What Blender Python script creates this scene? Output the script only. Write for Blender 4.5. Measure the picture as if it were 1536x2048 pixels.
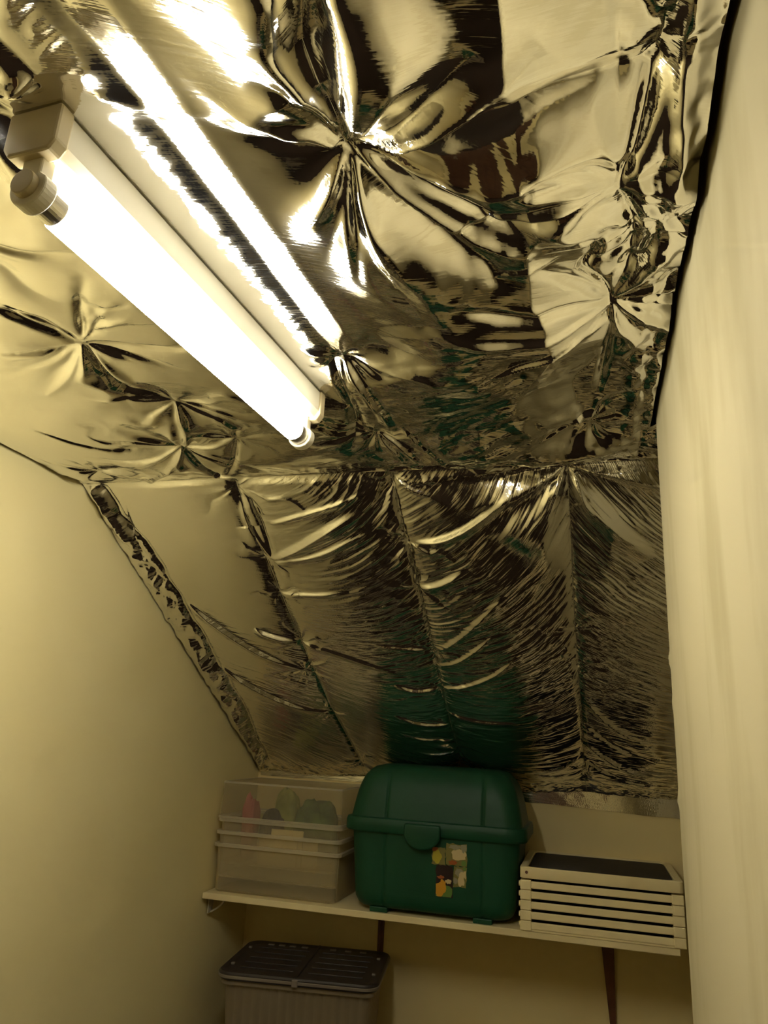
import bpy, bmesh, math, random
import numpy as np
from mathutils import Matrix, Vector

# ------------------------------------------------------------------ camera, world, exposure
sc = bpy.context.scene
col = sc.collection
for o in list(bpy.data.objects):
    bpy.data.objects.remove(o)

cam_data = bpy.data.cameras.new('camera')
cam_data.sensor_fit = 'VERTICAL'
cam_data.sensor_height = 36.0
cam_data.lens = 1472.8 / 2048.0 * 36.0
cam_data.clip_start = 0.02
cam = bpy.data.objects.new('camera', cam_data)
col.objects.link(cam)
_r = Vector((0.9649, 0.2577, 0.05067))
_u = Vector((0.02769, -0.29169, 0.95611))
_f = Vector((-0.26117, 0.92115, 0.28858))
cam.matrix_world = Matrix(((_r.x, _u.x, -_f.x, 1.3135),
                           (_r.y, _u.y, -_f.y, -2.9772),
                           (_r.z, _u.z, -_f.z, 1.5),
                           (0, 0, 0, 1)))
sc.camera = cam

world = bpy.data.worlds.new('world')
sc.world = world
world.use_nodes = True
world.node_tree.nodes['Background'].inputs[0].default_value = (0.012, 0.009, 0.006, 1)
world.node_tree.nodes['Background'].inputs[1].default_value = 1.0

sc.view_settings.view_transform = 'Standard'
sc.view_settings.look = 'None'
sc.view_settings.gamma = 1.0
sc.view_settings.use_curve_mapping = False
sc.view_settings.exposure = 3.78
sc.cycles.use_light_tree = False
sc.cycles.max_bounces = 7
sc.cycles.diffuse_bounces = 5
sc.cycles.glossy_bounces = 5
sc.cycles.transparent_max_bounces = 14
sc.cycles.use_adaptive_sampling = True
sc.cycles.adaptive_threshold = 0.03
TUBE_STRENGTH = 7.0
TUBE_COLOUR = (1.0, 0.95, 0.80)

# ------------------------------------------------------------------ room measures (metres)
ZC = 2.108            # flat ceiling height
YC = -1.366           # where the flat ceiling turns into the slope
ZK = 1.332            # top of the knee wall at y = 0
XW = 1.45             # near right wall face
YE = -1.58            # its vertical outer corner
XR = 1.64             # right wall of the recess beyond the corner
YF = -3.70            # wall behind the camera
SHELF = 0.944
SL = math.hypot(YC, ZC - ZK)
CT, ST = -YC / SL, (ZC - ZK) / SL

# ------------------------------------------------------------------ materials
MATS = {}
def mat(name, a, b=None, rough=0.6, metal=0.0, scale=4.0, detail=2.0, bump=0.0, bscale=60.0,
        stretch=(1, 1, 1), lo=0.35, hi=0.65, spec=0.5, coat=0.0):
    m = bpy.data.materials.new(name)
    m.use_nodes = True
    nt = m.node_tree
    p = nt.nodes['Principled BSDF']
    p.inputs['Roughness'].default_value = rough
    p.inputs['Metallic'].default_value = metal
    p.inputs['Specular IOR Level'].default_value = spec
    p.inputs['Coat Weight'].default_value = coat
    tc = nt.nodes.new('ShaderNodeTexCoord')
    mp = nt.nodes.new('ShaderNodeMapping')
    mp.inputs['Scale'].default_value = stretch
    nt.links.new(tc.outputs['Object'], mp.inputs['Vector'])
    n = nt.nodes.new('ShaderNodeTexNoise')
    n.inputs['Scale'].default_value = scale
    n.inputs['Detail'].default_value = detail
    nt.links.new(mp.outputs['Vector'], n.inputs['Vector'])
    r = nt.nodes.new('ShaderNodeValToRGB')
    r.color_ramp.elements[0].position = lo
    r.color_ramp.elements[1].position = hi
    r.color_ramp.elements[0].color = (*(b or a), 1)
    r.color_ramp.elements[1].color = (*a, 1)
    nt.links.new(n.outputs['Fac'], r.inputs['Fac'])
    nt.links.new(r.outputs['Color'], p.inputs['Base Color'])
    if bump > 0:
        n2 = nt.nodes.new('ShaderNodeTexNoise')
        n2.inputs['Scale'].default_value = bscale
        n2.inputs['Detail'].default_value = 1
        nt.links.new(mp.outputs['Vector'], n2.inputs['Vector'])
        bp = nt.nodes.new('ShaderNodeBump')
        bp.inputs['Strength'].default_value = bump
        bp.inputs['Distance'].default_value = 0.004
        nt.links.new(n2.outputs['Fac'], bp.inputs['Height'])
        nt.links.new(bp.outputs['Normal'], p.inputs['Normal'])
    MATS[name] = m
    return m

CREAM = (0.83, 0.72, 0.375)
mat('paint', CREAM, (0.795, 0.68, 0.34), rough=0.75, scale=2.2, bump=0.10, bscale=14, spec=0.25)
mat('paint_back', (0.86, 0.72, 0.37), (0.82, 0.67, 0.33), rough=0.8, scale=3, bump=0.08, bscale=18, spec=0.2)  # base colour lifted to make up for the tube's weak light back here
mat('paint_worn_dimmed', (0.395, 0.345, 0.205), (0.32, 0.275, 0.15), rough=0.7, scale=4.5, detail=4, stretch=(1.0, 2.0, 0.6),
    lo=0.30, hi=0.52, bump=0.10, bscale=9, spec=0.3)  # base colour darkened to offset the tube's strong light; the blotches are wear
mat('carpet', (0.045, 0.03, 0.022), (0.025, 0.017, 0.013), rough=1.0, scale=60, bump=0.5, bscale=300, spec=0.1)
mat('dark_wood', (0.10, 0.045, 0.022), (0.06, 0.026, 0.013), rough=0.6, scale=3, stretch=(6, 1, 0.6))
mat('shelf_paint', (0.82, 0.71, 0.41), (0.75, 0.63, 0.36), rough=0.55, scale=6, bump=0.05, bscale=40)
mat('brown_metal', (0.16, 0.06, 0.025), (0.10, 0.035, 0.016), rough=0.5, scale=20)
mat('bracket_paint', (0.62, 0.56, 0.42), (0.50, 0.44, 0.32), rough=0.4, scale=20)
mat('green_plastic', (0.010, 0.070, 0.034), (0.008, 0.058, 0.027), rough=0.46, spec=0.28, scale=5, bump=0.06, bscale=220)
mat('crate_plastic', (0.86, 0.74, 0.43), (0.78, 0.65, 0.36), rough=0.5, scale=9, lo=0.25, hi=0.5, bump=0.03, bscale=80)
mat('dark_panel', (0.010, 0.009, 0.016), (0.007, 0.006, 0.010), rough=0.55, spec=0.15, scale=12, bump=0.1, bscale=40)
mat('lid_plastic', (0.040, 0.033, 0.033), (0.030, 0.025, 0.025), rough=0.40, scale=10, bump=0.04, bscale=120)
mat('lid_grey', (0.22, 0.19, 0.15), (0.18, 0.15, 0.12), rough=0.45, scale=10)
mat('fixture_white', (0.72, 0.68, 0.54), (0.66, 0.61, 0.47), rough=0.45, scale=6)
mat('fixture_cap', (0.50, 0.42, 0.24), (0.44, 0.36, 0.2), rough=0.5, scale=10)
mat('ferrule', (0.75, 0.72, 0.66), rough=0.3, metal=1.0)
mat('cloth_green', (0.09, 0.16, 0.05), (0.03, 0.07, 0.03), rough=0.9, scale=18, bump=0.4, bscale=40)
mat('cloth_olive', (0.36, 0.38, 0.10), (0.20, 0.22, 0.06), rough=0.9, scale=16, bump=0.4, bscale=40)
mat('cloth_pink', (0.50, 0.14, 0.13), (0.36, 0.08, 0.09), rough=0.8, scale=16, bump=0.3, bscale=40)
mat('cloth_blue', (0.035, 0.03, 0.07), (0.02, 0.018, 0.035), rough=0.9, scale=16, bump=0.3, bscale=40)
mat('paper', (0.78, 0.68, 0.42), (0.70, 0.60, 0.36), rough=0.8, scale=10)
for nm, c in (('print_cream', (0.62, 0.50, 0.26)), ('print_yellow', (0.42, 0.36, 0.03)), ('print_black', (0.02, 0.006, 0.006)),
              ('print_orange', (0.62, 0.30, 0.02)), ('print_green', (0.13, 0.24, 0.05)), ('print_olive', (0.20, 0.18, 0.05)),
              ('print_rust', (0.36, 0.09, 0.02)), ('print_grey', (0.30, 0.28, 0.18))):
    mat(nm, c, rough=0.45)

def plastic_clear(name, tint, opac):
    m = bpy.data.materials.new(name); m.use_nodes = True
    nt = m.node_tree; nt.nodes.clear()
    out = nt.nodes.new('ShaderNodeOutputMaterial')
    tr = nt.nodes.new('ShaderNodeBsdfTransparent'); tr.inputs[0].default_value = (0.97, 0.96, 0.92, 1)
    p = nt.nodes.new('ShaderNodeBsdfPrincipled')
    p.inputs['Base Color'].default_value = (*tint, 1); p.inputs['Roughness'].default_value = 0.28
    tl = nt.nodes.new('ShaderNodeBsdfTranslucent'); tl.inputs[0].default_value = (*tint, 1)
    mx0 = nt.nodes.new('ShaderNodeMixShader'); mx0.inputs[0].default_value = 0.35
    nt.links.new(p.outputs[0], mx0.inputs[1]); nt.links.new(tl.outputs[0], mx0.inputs[2])
    lw = nt.nodes.new('ShaderNodeLayerWeight'); lw.inputs[0].default_value = 0.35
    mr = nt.nodes.new('ShaderNodeMapRange')
    mr.inputs['To Min'].default_value = opac; mr.inputs['To Max'].default_value = min(1, opac + 0.45)
    nt.links.new(lw.outputs['Facing'], mr.inputs['Value'])
    mx = nt.nodes.new('ShaderNodeMixShader')
    nt.links.new(mr.outputs[0], mx.inputs[0])
    nt.links.new(tr.outputs[0], mx.inputs[1]); nt.links.new(mx0.outputs[0], mx.inputs[2])
    nt.links.new(mx.outputs[0], out.inputs[0])
    MATS[name] = m
plastic_clear('clear_plastic', (0.80, 0.71, 0.48), 0.21)
plastic_clear('clear_rim', (0.80, 0.74, 0.58), 0.45)
plastic_clear('smoky_plastic', (0.46, 0.38, 0.26), 0.55)

def foil_material(name, rough, streak):
    m = bpy.data.materials.new(name); m.use_nodes = True
    nt = m.node_tree; p = nt.nodes['Principled BSDF']
    p.inputs['Metallic'].default_value = 1.0
    p.inputs['Base Color'].default_value = (0.90, 0.885, 0.845, 1)
    p.inputs['Roughness'].default_value = rough
    uv = nt.nodes.new('ShaderNodeUVMap'); uv.uv_map = 'wrinkle'
    mp = nt.nodes.new('ShaderNodeMapping'); mp.inputs['Scale'].default_value = (16, 190, 1)
    nt.links.new(uv.outputs[0], mp.inputs['Vector'])
    n = nt.nodes.new('ShaderNodeTexNoise'); n.inputs['Scale'].default_value = 1.0; n.inputs['Detail'].default_value = 2
    nt.links.new(mp.outputs[0], n.inputs['Vector'])
    b = nt.nodes.new('ShaderNodeBump'); b.inputs['Strength'].default_value = streak; b.inputs['Distance'].default_value = 0.0010
    nt.links.new(n.outputs['Fac'], b.inputs['Height'])
    tc = nt.nodes.new('ShaderNodeTexCoord')
    n2 = nt.nodes.new('ShaderNodeTexNoise'); n2.inputs['Scale'].default_value = 240; n2.inputs['Detail'].default_value = 0
    nt.links.new(tc.outputs['Object'], n2.inputs['Vector'])
    b2 = nt.nodes.new('ShaderNodeBump'); b2.inputs['Strength'].default_value = 0.3 * streak; b2.inputs['Distance'].default_value = 0.0006
    nt.links.new(n2.outputs['Fac'], b2.inputs['Height'])
    nt.links.new(b.outputs[0], b2.inputs['Normal'])
    nt.links.new(b2.outputs[0], p.inputs['Normal'])
    MATS[name] = m
foil_material('foil', 0.13, 0.7)
foil_material('foil_taut', 0.075, 0.3)

def tube_material():
    m = bpy.data.materials.new('lit_tube'); m.use_nodes = True
    nt = m.node_tree; nt.nodes.clear()
    out = nt.nodes.new('ShaderNodeOutputMaterial')
    e = nt.nodes.new('ShaderNodeEmission')
    e.inputs[0].default_value = (*TUBE_COLOUR, 1); e.inputs[1].default_value = TUBE_STRENGTH
    nt.links.new(e.outputs[0], out.inputs[0])
    MATS['lit_tube'] = m
tube_material()

# ------------------------------------------------------------------ helpers
def link(name, me, material, parent=None, smooth=False):
    if material: me.materials.append(MATS[material])
    o = bpy.data.objects.new(name, me); col.objects.link(o)
    if parent: o.parent = parent
    if smooth:
        me.polygons.foreach_set('use_smooth', [True] * len(me.polygons))
    return o
def tag(o, label, cat, group=None):
    o['label'] = label; o['category'] = cat
    if group: o['group'] = group
    return o
def empty(name, loc=(0, 0, 0), rz=0.0):
    o = bpy.data.objects.new(name, None); col.objects.link(o)
    o.location = loc; o.rotation_euler = (0, 0, rz); o.empty_display_size = 0.05
    return o
def structure(o):
    o['kind'] = 'structure'; return o
def pydata(name, v, f):
    me = bpy.data.meshes.new(name); me.from_pydata([tuple(map(float, p)) for p in v], [], f); me.update(); return me

class MB:
    """collects vertices and faces for one mesh"""
    def __init__(s): s.v = []; s.f = []
    def box(s, x0, x1, y0, y1, z0, z1):
        b = len(s.v)
        s.v += [(x0, y0, z0), (x1, y0, z0), (x1, y1, z0), (x0, y1, z0), (x0, y0, z1), (x1, y0, z1), (x1, y1, z1), (x0, y1, z1)]
        s.f += [tuple(b + i for i in q) for q in ((0, 3, 2, 1), (4, 5, 6, 7), (0, 1, 5, 4), (1, 2, 6, 5), (2, 3, 7, 6), (3, 0, 4, 7))]
        return s
    def prism(s, pts, axis, a0, a1):
        """extrude a 2-D outline along an axis"""
        b = len(s.v); n = len(pts)
        def P(p, a):
            return {'x': (a, p[0], p[1]), 'y': (p[0], a, p[1]), 'z': (p[0], p[1], a)}[axis]
        s.v += [P(p, a0) for p in pts] + [P(p, a1) for p in pts]
        s.f += [tuple(b + i for i in range(n)), tuple(b + n + i for i in reversed(range(n)))]
        s.f += [(b + i, b + n + i, b + n + (i + 1) % n, b + (i + 1) % n) for i in range(n)]
        return s
    def cyl(s, c, axis, r, l0, l1, n=32):
        pts = [(r * math.cos(2 * math.pi * k / n), r * math.sin(2 * math.pi * k / n)) for k in range(n)]
        i = {'x': (1, 2), 'y': (0, 2), 'z': (0, 1)}[axis]
        return s.prism([(c[i[0]] + p[0], c[i[1]] + p[1]) for p in pts], axis, l0, l1)
    def mesh(s, name, bevel=0.0, seg=2):
        me = pydata(name, s.v, s.f)
        bm = bmesh.new(); bm.from_mesh(me)
        bmesh.ops.recalc_face_normals(bm, faces=bm.faces)
        if bevel:
            es = [e for e in bm.edges if len(e.link_faces) == 2 and e.calc_face_angle(0) > 0.6]
            bmesh.ops.bevel(bm, geom=es, offset=bevel, segments=seg, affect='EDGES', profile=0.5)
        bm.to_mesh(me); bm.free()
        return me
    def build(s, name, material, parent=None, bevel=0.0, seg=2, smooth=False):
        return link(name, s.mesh(name, bevel, seg), material, parent, smooth)

def ring(a, b, r, step=None, na=8, nx=2, ny=2):
    """rounded rectangle outline, half sizes a b, corner radius r; anticlockwise from the front left"""
    r = min(r, a * 0.98, b * 0.98); pts = []
    def arc(cx, cy, t0):
        for k in range(na + 1):
            t = t0 + math.pi / 2 * k / na
            pts.append((cx + r * math.cos(t), cy + r * math.sin(t)))
    def seg(p, q, n):
        for k in range(1, n): pts.append((p[0] + (q[0] - p[0]) * k / n, p[1] + (q[1] - p[1]) * k / n))
    arc(-a + r, -b + r, math.pi); seg((-a + r, -b), (a - r, -b), nx)
    arc(a - r, -b + r, 1.5 * math.pi); seg((a, -b + r), (a, b - r), ny)
    arc(a - r, b - r, 0); seg((a - r, b), (-a + r, b), nx)
    arc(-a + r, b - r, 0.5 * math.pi); seg((-a, b - r), (-a, -b + r), ny)
    return pts
def loft(name, secs, material, parent=None, na=8, nx=2, ny=2, fn=None, smooth=True, caps=(True, True), c=(0, 0)):
    """secs: (z, half x, half y, corner radius[, dx, dy])"""
    v = []; f = []; n = None
    for s in secs:
        z, a, b, r = s[:4]; dx, dy = (s[4], s[5]) if len(s) > 4 else (0, 0)
        R = ring(a, b, r, na=na, nx=nx, ny=ny); n = len(R)
        for (x, y) in R:
            if fn: x, y = fn(x, y, z, a, b)
            v.append((c[0] + dx + x, c[1] + dy + y, z))
    for k in range(len(secs) - 1):
        for i in range(n):
            j = (i + 1) % n
            f.append((k * n + i, k * n + j, (k + 1) * n + j, (k + 1) * n + i))
    if caps[0]: f.append(tuple(reversed(range(n))))
    if caps[1]: f.append(tuple(range((len(secs) - 1) * n, len(secs) * n)))
    me = pydata(name, v, f)
    o = link(name, me, material, parent)
    if smooth:
        me.polygons.foreach_set('use_smooth', [len(p.vertices) == 4 for p in me.polygons])
        try: me.set_sharp_from_angle(angle=math.radians(38))
        except Exception: pass
    return o

# numpy noise
_tab = np.random.default_rng(11).random((256, 256))
def vnoise(x, y, seed=0):
    x = x + seed * 17.31; y = y + seed * 9.17
    xi = np.floor(x).astype(int); yi = np.floor(y).astype(int)
    fx = x - xi; fy = y - yi
    fx = fx * fx * fx * (fx * (fx * 6 - 15) + 10); fy = fy * fy * fy * (fy * (fy * 6 - 15) + 10)
    a = _tab[xi % 256, yi % 256]; b = _tab[(xi + 1) % 256, yi % 256]
    c = _tab[xi % 256, (yi + 1) % 256]; d = _tab[(xi + 1) % 256, (yi + 1) % 256]
    return (a * (1 - fx) + b * fx) * (1 - fy) + (c * (1 - fx) + d * fx) * fy
def ridge(n): return 1 - np.abs(2 * n - 1)
def sstep(x, a, b):
    t = np.clip((x - a) / (b - a), 0, 1); return t * t * (3 - 2 * t)
def crumple(x, y, f, seed, k=7):
    """folded plates: sharp creases with flat facets between"""
    g = np.random.default_rng(seed); h = np.zeros_like(x)
    wx = x + 0.35 / f * (vnoise(x * f * 0.7, y * f * 0.7, seed) - .5) * 2
    wy = y + 0.35 / f * (vnoise(x * f * 0.7, y * f * 0.7, seed + 5) - .5) * 2
    for i in range(k):
        t = g.uniform(0, math.pi); ff = f * g.uniform(0.6, 1.6); ph = g.uniform(0, 10)
        u = (wx * math.cos(t) + wy * math.sin(t)) * ff + ph
        h += np.abs((u % 1.0) * 2 - 1) / ff * f * g.uniform(.5, 1)
    return h / k - 0.4

# ------------------------------------------------------------------ the room
floor = structure(MB().box(-0.12, XR + 0.12, YF - 0.1, 0.12, -0.06, 0.0).build('floor', 'carpet'))

def ztop(y):
    return np.where(y < YC, ZC, ZC + (ZK - ZC) * (y - YC) / (0 - YC))
def make_left_wall():
    ys = np.unique(np.concatenate([np.linspace(YF, YC, 130), np.linspace(YC, 0.0, 90)]))
    ts = np.linspace(0, 1, 120)
    Y, T = np.meshgrid(ys, ts, indexing='ij'); Z = T * (ztop(Y) + 0.02)
    X = 0.010 * (vnoise(Y * 1.7, Z * 1.7, 3) - .5) + 0.004 * (vnoise(Y * 5, Z * 5, 4) - .5)
    # hairline plaster ridge
    zl = 1.698 + (Y + 1.2) / 0.588 * 0.027 + 0.006 * (vnoise(Y * 9, Y * 0, 2) - .5)
    X += 0.0016 * np.exp(-np.abs(Z - zl) / 0.004) * sstep(Y, -1.25, -1.15) * (1 - sstep(Y, -0.66, -0.58))
    X -= X.max()
    n, m = X.shape
    v = list(zip(X.ravel(), Y.ravel(), Z.ravel()))
    f = [(i * m + j, i * m + j + 1, (i + 1) * m + j + 1, (i + 1) * m + j) for i in range(n - 1) for j in range(m - 1)]
    b = len(v)   # back of the wall, so that it has thickness
    prof = [(YF, 0), (0, 0), (0, ZK + .02), (YC, ZC + .02), (YF, ZC + .02)]
    v += [(-0.10, y, z) for y, z in prof]
    f.append((b, b + 1, b + 2, b + 3, b + 4))
    me = pydata('wall_left', v, f)
    o = link('wall_left', me, 'paint'); me.polygons.foreach_set('use_smooth', [len(p.vertices) == 4 for p in me.polygons])
    return structure(o)
make_left_wall()
structure(MB().box(-0.12, XR + 0.12, 0.0, 0.10, 0.0, ZK + 0.02).build('wall_back', 'paint_back'))

def make_right_wall():
    """near right wall: a rounded outer corner at the back end, uneven plaster"""
    prof = []
    for y in np.concatenate([np.linspace(YF, YE - 0.10, 70), np.linspace(YE - 0.097, YE - 0.022, 26)]): prof.append((XW, y, 0.0, -1, 0))
    for k in range(1, 9):
        t = math.pi / 2 * k / 9; r = 0.018
        prof.append((XW + r - r * math.cos(t), YE - r + r * math.sin(t), 0, -math.cos(t), math.sin(t)))
    for x in np.linspace(XW + 0.02, XR, 8): prof.append((x, YE, 0, 0, 1))
    prof = np.array(prof); zs = np.linspace(0, ZC + 0.03, 200)
    n = len(prof); v = []
    S = np.concatenate([[0], np.cumsum(np.hypot(np.diff(prof[:, 0]), np.diff(prof[:, 1])))])
    for z in zs:
        d = 0.003 * (vnoise(S * 1.6, np.full(n, z * 1.2), 7) - .5) + 0.0010 * (vnoise(S * 6, np.full(n, z * 4), 8) - .5)
        corner = np.exp(-((S - S[96]) / 0.03) ** 2)
        d += corner * (0.0008 * (vnoise(np.full(n, z * 9.0), S * 3, 9) - .5) + 0.005 * np.maximum(0, vnoise(np.full(n, z * 26.0), S * 0, 10) - .84) * 5)
        d -= 0.003
        for i in range(n): v.append((prof[i, 0] + prof[i, 3] * d[i], prof[i, 1] + prof[i, 4] * d[i], z))
    f = [(k * n + i, k * n + i + 1, (k + 1) * n + i + 1, (k + 1) * n + i) for k in range(len(zs) - 1) for i in range(n - 1)]
    b = len(v); top = ZC + .03
    v += [(XR, YF, 0), (XR, YF, top)]
    f += [(b, b + 1, (len(zs) - 1) * n + n - 1, n - 1), (b, 0, (len(zs) - 1) * n, b + 1)]
    me = pydata('wall_right', v, f); o = link('wall_right', me, 'paint_worn_dimmed', smooth=True)
    return structure(o)
make_right_wall()
structure(MB().box(XR, XR + 0.10, YE - 0.3, 0.0, 0.0, ZC + 0.03).build('wall_right', 'paint_worn_dimmed'))
w = MB()
w.box(-0.12, 0.45, YF - 0.10, YF, 0, ZC + .03); w.box(1.25, XR + .12, YF - 0.10, YF, 0, ZC + .03); w.box(0.45, 1.25, YF - 0.10, YF, 1.95, ZC + .03)
structure(w.build('wall_front', 'paint'))
d1 = structure(empty('door_1', (0.85, YF - 0.06, 0)))
MB().box(-0.395, 0.395, -0.02, 0.02, 0.005, 1.945).build('door_leaf', 'dark_wood', d1, 0.003)
for (a, b, c, e) in ((-0.30, -0.04, 0.2, 0.85), (0.04, 0.30, 0.2, 0.85), (-0.30, -0.04, 1.0, 1.8), (0.04, 0.30, 1.0, 1.8)):
    MB().box(a, b, 0.02, 0.028, c, e).build('door_panel', 'dark_wood', d1, 0.004)
MB().cyl((0.33, 0, 1.0), 'y', 0.022, 0.02, 0.07, 20).build('door_knob', 'ferrule', d1, 0.004)
# boards behind the foil
structure(MB().box(-0.10, XR + 0.10, YF - 0.1, YC + 0.02, ZC + 0.030, ZC + 0.06).build('ceiling', 'dark_wood'))
ny, nz = ST, CT   # upward normal of the slope
def sp(v, h): return (YC + v * CT + h * ny, ZC - v * ST + h * nz)
structure(MB().prism([sp(-0.02, .03), sp(SL + .02, .03), sp(SL + .02, .06), sp(-0.02, .06)], 'x', -0.10, XR + 0.10).build('ceiling', 'dark_wood'))

# ------------------------------------------------------------------ folds of the foil (metres in the plane of each sheet)
SLOPE_FOLDS = [
  ([(0.109,0.485),(0.195,0.62),(0.291,0.75),(0.406,0.837)], 0.006, 0.008),
  ([(0.098,0.829),(0.203,0.958),(0.322,1.066),(0.429,1.1)], 0.006, 0.007),
  ([(0.303,0.61),(0.366,0.655),(0.433,0.687)], 0.004, 0.006),
  ([(0.462,0.304),(0.561,0.249),(0.667,0.176),(0.769,0.122)], 0.008, 0.012),
  ([(0.467,0.312),(0.611,0.28),(0.711,0.224),(0.779,0.198)], 0.004, 0.007),
  ([(0.431,0.449),(0.551,0.444),(0.661,0.431)], 0.004, 0.007),
  ([(0.501,0.161),(0.613,0.119),(0.717,0.088),(0.804,0.055)], 0.004, 0.006),
  ([(0.441,0.687),(0.584,0.753),(0.731,0.841)], 0.003, 0.007),
  ([(0.886,0.241),(0.969,0.218),(1.053,0.162),(1.154,0.059)], 0.008, 0.008),
  ([(0.86,0.427),(0.927,0.406),(1.013,0.332)], 0.006, 0.009),
  ([(0.834,0.718),(0.758,0.7),(0.681,0.684)], 0.004, 0.006),
  ([(0.864,0.724),(0.952,0.64),(1.038,0.523),(1.102,0.437)], 0.005, 0.008),
  ([(0.851,0.808),(0.954,0.738),(1.058,0.614)], 0.004, 0.006),
  ([(0.849,0.921),(0.764,0.932),(0.703,0.899)], 0.006, 0.006),
  ([(0.849,0.921),(0.952,0.884),(1.054,0.799),(1.122,0.707)], 0.005, 0.006),
  ([(0.844,1.067),(0.959,1.098),(1.092,1.093)], 0.004, 0.006),
  ([(0.859,1.145),(0.764,1.137),(0.668,1.081)], 0.005, 0.006),
  ([(0.854,1.244),(0.764,1.246),(0.662,1.202)], 0.004, 0.005),
  ([(0.847,1.324),(0.769,1.333),(0.714,1.328)], 0.004, 0.005),
  ([(1.297,0.036),(1.341,0.115),(1.398,0.199),(1.47,0.305)], 0.01, 0.018),
  ([(1.292,0.02),(1.329,0.131),(1.369,0.173)], 0.005, 0.008),
  ([(0.099,0.071),(0.064,0.176),(0.06,0.323),(0.092,0.485)], -0.006, 0.012),
  ([(0.446,0.068),(0.433,0.187),(0.462,0.304)], 0.006, 0.01),
  ([(0.474,0.069),(0.476,0.17),(0.468,0.298)], -0.006, 0.006),
]
FLAT_FOLDS = [
  ([(0.435,-1.592),(0.419,-1.429),(0.406,-1.231)], -0.012, 0.012),
  ([(0.458,-2.182),(0.475,-2.114),(0.504,-2.045)], -0.01, 0.012),
  ([(0.352,-2.063),(0.423,-2.05),(0.496,-2.041)], -0.006, 0.008),
  ([(0.504,-2.045),(0.492,-1.957),(0.482,-1.889),(0.519,-1.862),(0.545,-1.813)], -0.012, 0.012),
  ([(0.171,-1.772),(0.237,-1.62),(0.43,-1.584)], -0.007, 0.01),
  ([(0.179,-1.596),(0.271,-1.551),(0.424,-1.572)], -0.005, 0.008),
  ([(0.427,-1.578),(0.267,-1.41),(0.112,-1.285)], 0.008, 0.01),
  ([(0.504,-2.045),(0.415,-1.96),(0.308,-1.895)], 0.006, 0.01),
  ([(0.509,-2.052),(0.579,-2.103),(0.653,-2.119)], 0.006, 0.007),
  ([(0.509,-2.052),(0.623,-2.152),(0.662,-2.171)], 0.006, 0.009),
  ([(0.52,-2.067),(0.584,-2.159),(0.66,-2.245)], -0.007, 0.01),
  ([(0.545,-1.813),(0.512,-1.695),(0.441,-1.598)], 0.008, 0.009),
  ([(0.435,-1.592),(0.519,-1.596),(0.588,-1.624)], 0.006, 0.007),
  ([(0.588,-1.624),(0.515,-1.486),(0.422,-1.353)], -0.008, 0.009),
  ([(0.024,-1.226),(0.215,-1.22),(0.402,-1.223)], 0.006, 0.007),
  ([(1.08,-2.383),(1.075,-2.448),(1.05,-2.534)], 0.016, 0.012),
  ([(1.08,-2.383),(1.06,-2.463),(1.024,-2.499)], -0.01, 0.012),
  ([(1.083,-2.375),(1.118,-2.382),(1.178,-2.414),(1.251,-2.444),(1.288,-2.466)], 0.018, 0.016),
  ([(1.083,-2.375),(1.132,-2.392),(1.172,-2.433),(1.233,-2.484)], -0.014, 0.016),
  ([(1.076,-2.37),(1.052,-2.416),(1.01,-2.421)], 0.01, 0.01),
  ([(1.076,-2.37),(1.023,-2.302),(0.949,-2.232)], 0.014, 0.014),
  ([(1.078,-2.369),(1.049,-2.288),(0.98,-2.183)], -0.012, 0.016),
  ([(1.081,-2.368),(1.074,-2.265),(1.09,-2.151)], 0.014, 0.014),
  ([(1.081,-2.368),(1.059,-2.268),(1.027,-2.151)], -0.01, 0.01),
  ([(1.086,-2.367),(1.142,-2.294),(1.2,-2.212),(1.261,-2.17)], 0.018, 0.016),
  ([(1.088,-2.374),(1.164,-2.344),(1.214,-2.311),(1.27,-2.299)], -0.014, 0.018),
  ([(1.088,-2.374),(1.169,-2.313),(1.229,-2.251),(1.264,-2.208)], -0.012, 0.01),
  ([(1.195,-2.262),(1.276,-2.267),(1.355,-2.27)], 0.006, 0.008),
  ([(1.176,-1.887),(1.271,-1.934),(1.363,-1.973)], 0.01, 0.008),
  ([(1.363,-1.973),(1.358,-1.872),(1.344,-1.709)], -0.01, 0.008),
  ([(1.36,-2.269),(1.383,-2.194),(1.384,-2.105),(1.362,-2.015)], -0.01, 0.01),
  ([(1.265,-2.401),(1.317,-2.396),(1.371,-2.412)], 0.003, 0.006),
  ([(1.21,-2.139),(1.269,-2.148),(1.301,-2.163)], 0.004, 0.006),
  ([(1.362,-2.015),(1.305,-2.098),(1.256,-2.151)], -0.007, 0.01),
  ([(1.362,-2.015),(1.29,-2.041),(1.234,-2.039),(1.117,-2.111)], -0.008, 0.012),
  ([(1.362,-2.009),(1.273,-1.978),(1.17,-1.996),(1.097,-2.051)], 0.008, 0.012),
  ([(1.36,-2.269),(1.388,-2.363),(1.396,-2.466)], -0.014, 0.012),
  ([(1.427,-2.252),(1.418,-2.356),(1.409,-2.463)], 0.01, 0.012),
  ([(0.93,-1.946),(0.946,-1.751),(0.943,-1.579)], 0.01, 0.012),
  ([(0.914,-1.949),(0.888,-1.69),(0.811,-1.511)], -0.01, 0.014),
  ([(0.968,-1.678),(0.996,-1.572),(1.033,-1.481)], 0.008, 0.01),
  ([(1.066,-1.477),(1.141,-1.467),(1.204,-1.443)], 0.012, 0.012),
  ([(1.233,-1.564),(1.303,-1.628),(1.377,-1.64)], 0.01, 0.012),
]

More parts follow.
